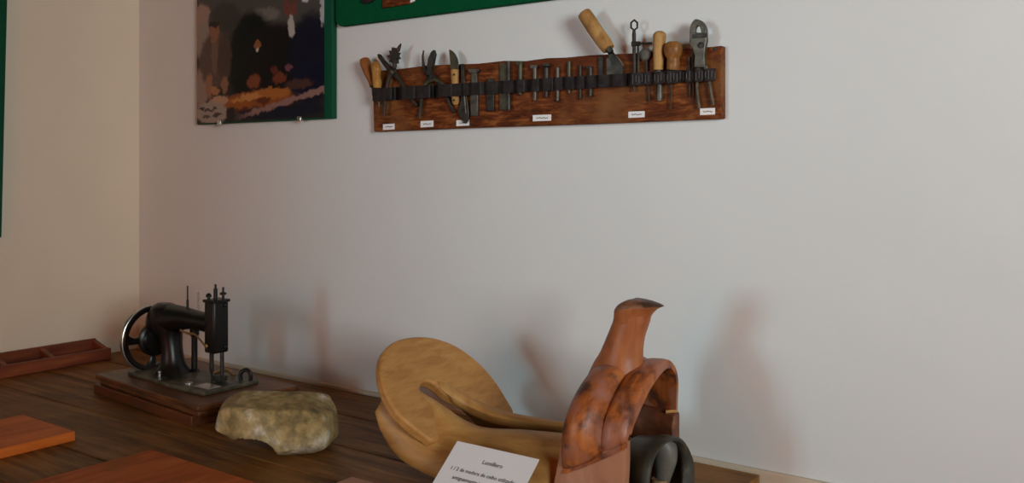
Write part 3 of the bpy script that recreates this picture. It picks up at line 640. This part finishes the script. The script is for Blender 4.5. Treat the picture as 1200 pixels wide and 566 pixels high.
# ------------------------------------------------------------------ tool rack
BF = YB - 0.022                       # front face of the rack board
def wp(px, py, off=0.0): return onY(px, py, BF - off)
def wscale(px): return (YB / ray(px, 0).y) / F      # metres per pixel at that column
rk = thing('tool_rack', (-1.35, YB-0.011, 1.515), 'long reddish-brown wooden rack board with a leather strap, on the white wall', 'tool rack')
topk = [(435.8,83),(470,80),(500,77),(530,75.5),(560,74),(590,71.5),(615,71),(640,68.5),(663,67.5),(690,64.5),(712,64),(740,62),(765,60.5),(790,58),(815,56),(834,54.5),(846,53)]
pts = [wp(438, 154.5), wp(560, 149.5), wp(700, 145), wp(846, 139)] + [wp(x, y + 0.5*math.sin(x*0.35)) for x, y in reversed(topk)]
bm = BM(); slab(bm, [(p.x, BF, p.z) for p in pts], (0, 0.0215, 0)); rb = finish('rack_board', bm, M['board'], rk, bevel=0.003)
bm = BM(); lathe(bm, [(0.004,0),(0.004,0.003),(0.002,0.004)], wp(838.5, 57.5, -0.0005), (0,-1,0), 10); finish('nail', bm, M['steel'], rk)

TOOLS = []     # (px at the strap, half width px, height in m) for the strap's bulges
def mk(name, label, cat, px, py, group=None):
    c = wp(px, py); return thing(name, (c.x, BF-0.006, c.z), label, cat, group)
def rod(bm, pts, r, off=None, fa=1.0, seg=10):
    """tube on the rack face; pts in photo pixels, r in photo pixels"""
    n = len(pts); rr = r if isinstance(r, (list, tuple)) else [r]*n
    s = wscale(pts[0][0]); m = max(rr)*s*fa
    o = m + 0.0012 if off is None else off
    tube(bm, [wp(x, y, o) for x, y in pts], [q*s for q in rr], seg, (0,1,0), fa)
def plate(bm, pts, th, off=0.0012):
    a = [wp(x, y, off) for x, y in pts]
    slab(bm, a, (0, -th, 0))
def strapz(px): return 111.0 + (px-437)*(87.0-111.0)/(840-437)      # strap centre line
def hold(px, w, h): TOOLS.append((px, w, h))

# 1, 2 wooden-handled awls at the left end
def awl(name, label, path, rad, blade, mat, h=0.019):
    t = mk(name, label, 'awl', *blade[-1])
    bm = BM(); k = cr([(x, y, r) for (x, y), r in zip(path, rad)], 4); rod(bm, [(a, b) for a, b, c in k], [c*0.93 for a, b, c in k], 0.012 if mat is M['handlered'] else 0.0285, seg=14); finish('handle', bm, mat, t)
    bm = BM(); rod(bm, [(blade[0][0], blade[0][1]-1), blade[1], blade[2]], [1.8, 1.6, 0.8], 0.006 if mat is M['handlered'] else 0.017); finish('blade', bm, M['steel'], t)
awl('awl', 'awl with bulbous red-brown handle at the left end of the tool rack', [(426.5,68),(427,70),(429,76),(432,86),(435,94),(437,101)], [2.5,6.0,6.8,5.6,4.4,4.0], [(436.5,99),(437.5,110),(438.5,121)], M['handlered'])
awl('awl', 'awl with yellowish handle, tucked beside the red-brown one at the rack end', [(439,73.5),(439.5,75),(441,81),(441,88),(442,97),(442,103)], [2.5,5.2,6.2,5.2,5.6,4.6], [(442.5,101),(443.5,112),(444.5,126)], M['handleyellow'])
hold(440, 9, 0.024)

# 3 rotary punch pliers
t = mk('punch_pliers', 'punch pliers with a spiked rotary head, second tool group from the rack left end', 'pliers', 470, 120)
bm = BM(); rod(bm, [(443,64),(445,66),(450,73),(456,80),(462,84)], [1.2,2.8,2.8,3.6,4.5], 0.010, 0.7); rod(bm, [(458,84),(466,90),(473,101),(479,110),(484,119),(489,124)], [4,3.2,2.6,2.6,2.4,2.2], 0.010, 0.7); finish('jaw_and_handle', bm, M['rust'], t)
bm = BM(); rod(bm, [(462,80),(463,70),(465,62)], [3.0,3.4,3.0], 0.019, 0.7); rod(bm, [(462,82),(456,90),(453,103),(451.5,118),(450,135)], [4,3,2.8,2.6,2.0], 0.019, 0.6); finish('jaw_and_handle', bm, M['steel'], t)
bm = BM(); sp = []
for i in range(18):
    a = 2*math.pi*i/18; r = 10.2 if i % 2 == 0 else 6.2
    sp.append((464.5 + r*0.62*math.cos(a+0.3), 66 + r*1.05*math.sin(a+0.3)))
plate(bm, sp, 0.014, 0.012); rod(bm, [(466,60),(468,55),(470,51)], [2.5,2,0.8], 0.019); finish('punch_wheel', bm, M['rust'], t, bevel=0.001)
bm = BM(); lathe(bm, [(0.007,0),(0.007,0.005),(0.004,0.007)], wp(460.5,84.5,0.018), (0,-1,0), 12); finish('pivot', bm, M['steelgrey'], t)
hold(453, 4, 0.028); hold(478, 6, 0.022)

# 4 curved nippers
t = mk('nippers', 'curved-jaw nippers with splayed handles, between punch pliers and hoof knife', 'nippers', 510, 122)
bm = BM(); plate(bm, [(510.5,59),(512,64),(510.5,71),(509,79),(508,88),(502.5,88),(503,78),(504.5,69),(507.5,62)], 0.010, 0.008); rod(bm, [(507,88),(502,95),(497,104),(494,118),(491.5,138)], [4,3.6,3,2.6,2.0], 0.013, 0.7); finish('jaw_and_handle', bm, M['steel'], t)
bm = BM(); rod(bm, [(496.5,59),(495.5,66),(496,74),(497.5,82),(503,88)], [1.0,1.6,1.9,2.3,3.5], 0.008, 0.8); rod(bm, [(505,88),(513,95),(519,105),(526,119),(532.5,132)], [4,3.4,2.8,2.5,2.2], 0.008, 0.7); finish('jaw_and_handle', bm, M['rust'], t)
bm = BM(); k = cr([(496,102),(501,96.5),(508,93.5),(515,95.5),(521,101)], 4); rod(bm, k, 2.0, 0.019, 0.7); finish('spring', bm, M['steelolive'], t)
hold(496, 6, 0.025); hold(521, 6, 0.026)

# 5 hoof knife
t = mk('hoof_knife', 'short knife with hooked olive blade and pale wooden handle held in the strap', 'knife', 534, 120)
bm = BM(); plate(bm, cr([(527,58),(531,60),(535,65),(537.5,72),(537.5,82),(529,82),(528.5,74)], 2), 0.004, 0.008); finish('blade', bm, M['steelolive'], t, bevel=0.001)
bm = BM(); k = cr([(533,81.5,4.6),(533,83,5.0),(533,93,4.6),(533.5,104,4.2),(533.5,113,4.8),(534,120,4.4),(534,123,2.6)], 3); rod(bm, [(a, b) for a, b, c in k], [c for a, b, c in k], 0.0125, 0.85, 14); finish('handle', bm, M['handle'], t)
for y in (87.5, 117.5):
    bm = BM(); lathe(bm, [(0.0025,0),(0.0025,0.002)], wp(532.3, y, 0.0222), (0,-1,0), 8); finish('rivet', bm, M['rust'], t)
hold(533.5, 5, 0.023)

# 6 dark trimming blade
t = mk('trimming_blade', 'narrow dark blade widening downward to overlap the white tag below the knife', 'blade', 546, 143)
bm = BM(); plate(bm, [(541,75),(544.5,75),(545.5,95),(548.5,118),(550.5,133),(549.5,142),(546,145),(542,141),(538,131),(541,116),(541.5,95)], 0.005, 0.0045); finish('blade', bm, M['steel'], t, bevel=0.0015)
bm = BM(); rod(bm, [(543.5,103),(544.5,118),(546,133)], [0.8,1.1,0.7], 0.0105); finish('spine_rib', bm, M['steelgrey'], t)
hold(543.5, 3, 0.015)

# 7-17 chisels and punches
CH = 'chisels and punches held by the strap'
def chisel(name, label, px, y0, y1, w0, w1, mat, head=None, th=0.006, round_=False, skew=0.0):
    t = mk(name, label, 'chisel' if 'chisel' in name or 'gouge' in name else 'punch', px, y1, CH)
    bm = BM(); ym = strapz(px)
    if round_:
        k = [(px, y0), (px, y0+6), (px+skew*0.5, ym), (px+skew, y1-4), (px+skew, y1)]
        rod(bm, k, [w0, w0, w0*0.95, w1, w1*0.9], None, 1.0, 12); hold(px, w0, 2*w0*wscale(px)+0.002)
    else:
        plate(bm, [(px-w0,y0),(px+w0,y0),(px+w0*0.95,ym-6),(px+w1+skew,ym+6),(px+w1+skew,y1),(px-w1+skew,y1),(px-w1+skew,ym+6),(px-w0*0.95,ym-6)], th); hold(px, max(w0, w1), th+0.002)
    finish('shank', bm, mat, t, bevel=0.0012)
    if head:
        hw, hh, dome = head
        bm = BM()
        s = wscale(px)
        if dome: lathe(bm, [(hw*0.5*s,-hh*s),(hw*s,-hh*0.6*s),(hw*0.95*s,0),(hw*0.5*s,hh*0.55*s),(0.001,hh*0.7*s)], wp(px, y0, hw*s+0.002), (0,0,1), 14)
        else: plate(bm, [(px-hw,y0-hh),(px+hw,y0-hh),(px+hw,y0),(px+w0,y0+2),(px-w0,y0+2),(px-hw,y0)], th+0.003)
        finish('head', bm, mat, t, bevel=0.001)
    return t
chisel('broad_chisel', 'chisel with a wide flared steel head, first beside the trimming blade', 557, 84, 136, 3.4, 4.2, M['steelgrey'], (6.0, 3, False))
chisel('flat_chisel', 'headless dark flat chisel just left of the widest gouge', 576, 92, 130, 3.2, 4.2, M['steel'])
chisel('wide_gouge', 'widest olive steel gouge standing up to the rack top edge', 592, 74, 129, 5.4, 5.4, M['steelolive'], None, 0.005)
bm = BM(); pg = bpy.data.objects['wide_gouge']; rod(bm, [(596,72),(596,100),(596.5,129)], [2.6,2.6,2.2], 0.0085, 1, 12); finish('rib', bm, M['steel'], pg); hold(595, 4, 0.016)
chisel('round_punch', 'slim round punch with squared top, first to the right of the wide gouge', 610, 75, 111, 2.7, 2.2, M['steelolive'], (3.6, 2.5, False), round_=True)
chisel('round_punch', 'long grey punch with small flat head, immediately left of the mushroom-headed punch', 627, 79, 118, 2.5, 2.3, M['steelgrey'], (4.0, 2.5, False), round_=True)
chisel('mushroom_punch', 'punch with a broad domed mushroom head, above the middle white tag', 640.5, 76, 114, 3.0, 2.0, M['steel'], (5.5, 3, True), round_=True)
chisel('round_punch', 'punch with bright worn lower end, just right of the mushroom-headed one', 653.5, 79, 118.5, 2.4, 2.0, M['steelgrey'], None, round_=True)
chisel('round_punch', 'brownish punch with pale shiny top, two places right of the mushroom-headed one', 667, 72, 110, 2.5, 1.8, M['steelolive'], None, round_=True)
chisel('round_punch', 'thin blackish-brown punch, three places right of the mushroom-headed one', 680, 76, 116, 2.0, 1.8, M['rust'], None, round_=True)
chisel('round_punch', 'short square-topped punch, last of the row before the flat chisels under the tilted handle', 692, 79, 113, 2.6, 2.6, M['steel'], (3.2, 1.5, False), round_=True)
chisel('flat_chisel', 'dark flat steel chisel, left one of the pair beside the tilted handle', 705.5, 67, 100, 2.4, 2.2, M['steel'])
chisel('flat_chisel', 'wider grey flat chisel, right one of the pair under the tilted handle', 716, 68, 100, 4.0, 3.6, M['steelgrey'], None, 0.005)

# 18 round knife with large tilted handle
t = mk('leather_knife', 'knife with the big tan wooden handle tilted up above the rack edge', 'knife', 725, 80)
bm = BM(); k = cr([(684.5,15.5,7.0),(685.5,17,8.2),(692,27,8.6),(700,39,8.4),(708,50,8.4),(713,57.5,7.2)], 4); rod(bm, [(a, b) for a, b, c in k], [c for a, b, c in k], 0.026, 1, 18); finish('handle', bm, M['handle'], t)
bm = BM(); rod(bm, [(712,56),(716,61.5)], [4.6,3.6], 0.026, 1, 14); plate(bm, [(712,60),(717,58.5),(731,76),(731,84),(728,97),(721,97),(719,80)], 0.003, 0.010); finish('blade', bm, M['steel'], t)
bm = BM(); rod(bm, [(722,65),(727,71),(730.5,77)], [0.5,0.7,0.8], 0.0145); finish('blade_highlight', bm, M['steelbright'], t)  # white highlight on the blade, modelled as a thin bright strip
hold(724, 5, 0.016)

# 19 edge gauge with ring top
t = mk('ring_gauge', 'slender steel gauge with a hexagonal ring top and a short side arm', 'gauge', 743, 106)
bm = BM(); tube(bm, [wp(743.2+4.2*math.cos(a), 29.5+6.0*math.sin(a), 0.010) for a in (2*math.pi*i/6+math.pi/6 for i in range(6))], 0.0024, 8, closed=True); finish('ring', bm, M['steel'], t)
bm = BM(); rod(bm, [(743,35),(743,40),(743,52),(743.3,70),(743.5,90),(743,107)], [1.6,2.4,2.2,2.0,1.8,1.2], 0.010); rod(bm, [(747.5,50),(748,65),(748,84),(747,98)], [1.2,1.5,1.4,1.0], 0.009); finish('shaft', bm, M['steel'], t)
bm = BM(); rod(bm, [(741,51.5),(750,51)], [3.2,2.6], 0.011); rod(bm, [(748,51),(764,50.5)], [1.3,1.3], 0.011); finish('side_arm', bm, M['steel'], t)
hold(743.5, 3, 0.015); hold(748, 2, 0.013)

# 20 disc-headed tool
t = mk('disc_tool', 'dark disc-headed tool between the ring gauge and the upright tan handle', 'tool', 760, 120)
bm = BM(); lathe(bm, [(0.0135,0),(0.0145,0.002),(0.0145,0.007),(0.012,0.0085),(0.006,0.009)], wp(757.5,64,0.003), (0,-1,0), 24); finish('disc', bm, M['steelgrey'], t)
bm = BM(); rod(bm, [(757.5,70),(758,82),(759,95),(760,108),(761,121)], [2.0,1.4,1.1,1.0,0.8], 0.006); finish('shank', bm, M['steel'], t)
hold(758.5, 2, 0.010)

# 21 upright tan handle
t = mk('stout_chisel', 'stout tool with upright tan wooden handle rising above the rack, grey blunt end', 'chisel', 773, 118)
bm = BM(); k = cr([(773,36.5,3),(773,38.5,6.4),(773,42,7.6),(772.5,52,7.2),(772,66,6.6),(771.5,82,5.8)], 4); rod(bm, [(a, b) for a, b, c in k], [c for a, b, c in k], 0.0155, 1, 16); finish('handle', bm, M['handle'], t)
bm = BM(); rod(bm, [(772,81),(772.5,92),(773,104),(773,113),(773,118.5)], [3.6,3.4,3.6,4.2,3.0], 0.0085, 1, 12); finish('blade', bm, M['steelgrey'], t)
hold(772, 4, 0.017)

# 22 knob awl
t = mk('knob_awl', 'awl with a round brown mushroom-shaped wooden knob, beside the upright tan handle', 'awl', 786, 128)
bm = BM(); k = cr([(788.5,48.5,3.5),(788.5,50.5,8.4),(788.8,57,10.8),(789,64,9.8),(789,69,7.4),(789,76,7.8),(788.5,82,7.0)], 4); rod(bm, [(a, b) for a, b, c in k], [c for a, b, c in k], 0.0195, 0.9, 18); finish('knob', bm, M['handlebrown'], t)
bm = BM(); rod(bm, [(787,80),(786.5,95),(786,112),(785.5,128)], [2.2,1.4,1.2,0.7], 0.008); finish('shank', bm, M['steel'], t)
hold(788, 6, 0.020)

# 23 two slim needles
for x, y0, y1, lab in ((807.5, 70, 114, 'slim steel bodkin, nearer the knob-handled awl, left of the big pliers'), (812, 66, 116, 'slim steel bodkin, tight against the left handle of the big pliers')):
    t = mk('bodkin', lab, 'bodkin', x, y1)
    bm = BM(); rod(bm, [(x, y0), (x, y0+5), (x+0.4, 90), (x+0.6, y1-6), (x+0.6, y1)], [0.7,1.5,1.3,1.2,0.4], 0.004); finish('shank', bm, M['rust'], t)
    bm = BM(); rod(bm, [(x, y0-3), (x, y0+1)], [1.3,1.7], 0.004); finish('eye_end', bm, M['steelolive'], t)
    hold(x, 2, 0.008)

# 24 eyelet pliers at the right end
t = mk('eyelet_pliers', 'big grey pliers with a holed round jaw at the right end of the rack', 'pliers', 825, 120)
bm = BM()
outer = cr([(810.5,40,0),(811.5,31,0),(816,24,0),(820.5,23.5,0),(826,27,0),(829.5,34,0),(829.8,40,0)], 4)
rings_ = [(a, b) for a, b, c in outer] + [(824.5,40),(823.5,35),(822,32),(819.5,30.5),(817.5,33),(816.5,36.5),(817.5,40)]
plate(bm, rings_, 0.012, 0.008); finish('jaw', bm, M['plier'], t, bevel=0.0015)
bm = BM(); plate(bm, [(810.5,39),(830,39),(830.5,48),(829,56),(828,66),(829,80),(816,80),(816.5,66),(814,57),(810.5,54)], 0.013, 0.0075); finish('joint_block', bm, M['plier'], t, bevel=0.002)
bm = BM(); plate(bm, [(811.5,40.5),(829,38.5),(829,43.5),(811.5,45)], 0.003, 0.0205); finish('jaw_plate', bm, M['steel'], t, bevel=0.0008)
bm = BM(); lathe(bm, [(0.007,0),(0.007,0.003),(0.004,0.004)], wp(821.5,53,0.0203), (0,-1,0), 14); finish('pivot', bm, M['steel'], t)
bm = BM(); rod(bm, [(819,78),(817.5,90),(816.5,104),(818,117),(819.5,127)], [3.2,2.2,1.6,1.8,1.6], 0.010); finish('grip', bm, M['steelgrey'], t)
bm = BM(); rod(bm, [(826.5,78),(830,90),(832.5,104),(834.5,116),(836,123)], [3.2,2.2,1.7,1.8,1.6], 0.010); finish('grip', bm, M['steelgrey'], t)
hold(818, 3, 0.017); hold(830, 3, 0.017)

# leather strap following the tools
bm = BM(); rows = []
def lift(px):
    h = 0.0015
    for c, w, t_ in TOOLS:
        d = abs(px-c)
        e = 1.0 if d <= w+1.0 else max(0.0, 1-(d-w-1.0)/5.0)
        h = max(h, 0.0015 + (t_+0.0005)*(e*e*(3-2*e)))
    return h
x = 436.5
while x <= 839:
    c = strapz(x); hw = 7.4
    h = lift(x)
    a0, a1 = wp(x, c-hw, h), wp(x, c+hw, h); b0, b1 = wp(x, c-hw, h+0.0025), wp(x, c+hw, h+0.0025)
    rows.append([a0, a1, b1, b0]); x += 1.5
skin(bm, rows); stp = finish('strap', bm, M['strap'], rk, sharp=40)
for k in range(27):
    x = 741.5 + 3.7*k; c = strapz(x); h = lift(x)+0.0027
    bm = BM(); tube(bm, [wp(x, c-5.5 + (k % 3), h), wp(x, c-1.5, h), wp(x, c+2.5, h), wp(x, c+5.5 - (k % 2)*2, h)], 0.0009, 6); finish('stitch', bm, M['stitch'], stp)

# six paper tags on the rack
for (x0, y0, x1, y1, wd) in ((449,145.2,462.5,152), (493,141.5,508,149), (535,140.5,550,147.5), (624.5,134.5,646,141.8), (736.5,130.5,755.5,137.8), (820.5,126.8,838,134.5)) and ((449,145.2,462.5,152,3),(493,141.5,508,149,3),(535,140.5,550,147.5,2),(624.5,134.5,646,141.8,4),(736.5,130.5,755.5,137.8,3),(820.5,126.8,838,134.5,2)):
    bm = BM(); sk = -0.7
    plate(bm, [(x0,y0+0.4),(x1,y0-0.4),(x1,y1-0.4),(x0,y1+0.4)], 0.0007, 0.0002); tg_ = finish('paper_tag', bm, M['paper'], rk)
    n = wd; span = (x1-x0)*0.62; xs = x0 + (x1-x0)*0.2
    bm = BM(); ym = (y0+y1)/2
    zig = []
    for i in range(n*4+1):
        zig.append((xs + span*i/(n*4), ym + (0.9 if i % 2 else -0.9)*(0.6+0.4*math.sin(i*2.1))))
    s = wscale(x0)
    tube(bm, [wp(a, b, 0.0011) for a, b in zig], 0.00075, 5); finish('handwriting', bm, M['ink'], tg_)

# ------------------------------------------------------------------ light: daylight through the two windows
w = bpy.data.worlds.new('sky'); scn.world = w; w.use_nodes = True
bg = w.node_tree.nodes['Background']
sky = w.node_tree.nodes.new('ShaderNodeTexSky'); sky.sky_type = 'HOSEK_WILKIE'; sky.turbidity = 4; sky.sun_direction = (0.3, 0.2, 0.9)
w.node_tree.links.new(sky.outputs[0], bg.inputs[0]); bg.inputs[1].default_value = 0.01
def window_light(name, loc, rot, sx, sy, power, color):
    l = bpy.data.lights.new(name, 'AREA'); l.shape = 'RECTANGLE'; l.size = sx; l.size_y = sy; l.energy = power; l.color = color
    o = bpy.data.objects.new(name, l); COL.objects.link(o); o.location = loc; o.rotation_euler = rot
    return o
def aimed(name, loc, tgt, sx, sy, spread, power, color):
    o = window_light(name, loc, (0,0,0), sx, sy, power, color)
    o.rotation_euler = (Vector(tgt)-Vector(loc)).to_track_quat('-Z', 'Y').to_euler(); o.data.spread = math.radians(spread); return o
aimed('daylight_right', (XR+0.28, -0.72, 1.92), (-0.45, 1.9, 1.85), 1.1, 1.1, 75, 26, (0.91, 1.0, 0.985))
aimed('daylight_front', (-2.3, YF-0.12, 1.55), (-1.0, 1.9, 1.4), 0.9, 1.2, 40, 3.7, (0.54, 0.90, 1.0))
# unseen lamp added as warm fill, bounced off the wall behind the camera
LX, LY = -1.2, -2.0
fl = thing('added_fill_lamp', (LX, LY, 0), 'added unseen lamp for warm fill, bounced off the ochre wall behind the camera', 'lamp')
bm = BM(); lathe(bm, [(0.15,0),(0.15,0.015),(0.03,0.03),(0.012,0.04)], (LX,LY,0), (0,0,1), 28); finish('fill_lamp_base', bm, M['iron'], fl)
bm = BM(); tube(bm, [(LX,LY,0.03),(LX,LY,1.15)], 0.011, 10); finish('fill_lamp_pole', bm, M['iron'], fl)
bm = BM(); box(bm, (LX-0.17,LY-0.03,1.14), (LX+0.17,LY+0.01,1.46)); finish('fill_lamp_head', bm, M['iron'], fl, bevel=0.01)
aimed('warm_fill', (LX, LY-0.05, 1.3), (LX, -2.9, 1.3), 0.3, 0.3, 170, 62, (1.0, 0.355, 0.06))

# ------------------------------------------------------------------ camera
cam = bpy.data.cameras.new('camera'); co = bpy.data.objects.new('camera', cam); COL.objects.link(co)
cam.sensor_width = 36; cam.lens = 36*F/1200; cam.shift_y = -(283-HY)/1200; cam.clip_start = 0.05
co.location = (0, 0, CAMZ); co.rotation_euler = (math.radians(90), 0, ANG)
scn.camera = co
vs = scn.view_settings
vs.view_transform = 'Standard'; vs.look = 'None'; vs.gamma = 1; vs.exposure = 0.0; vs.use_curve_mapping = False
scn.cycles.use_denoising = True
for o in scn.objects:
    if '_o' in o: del o['_o']
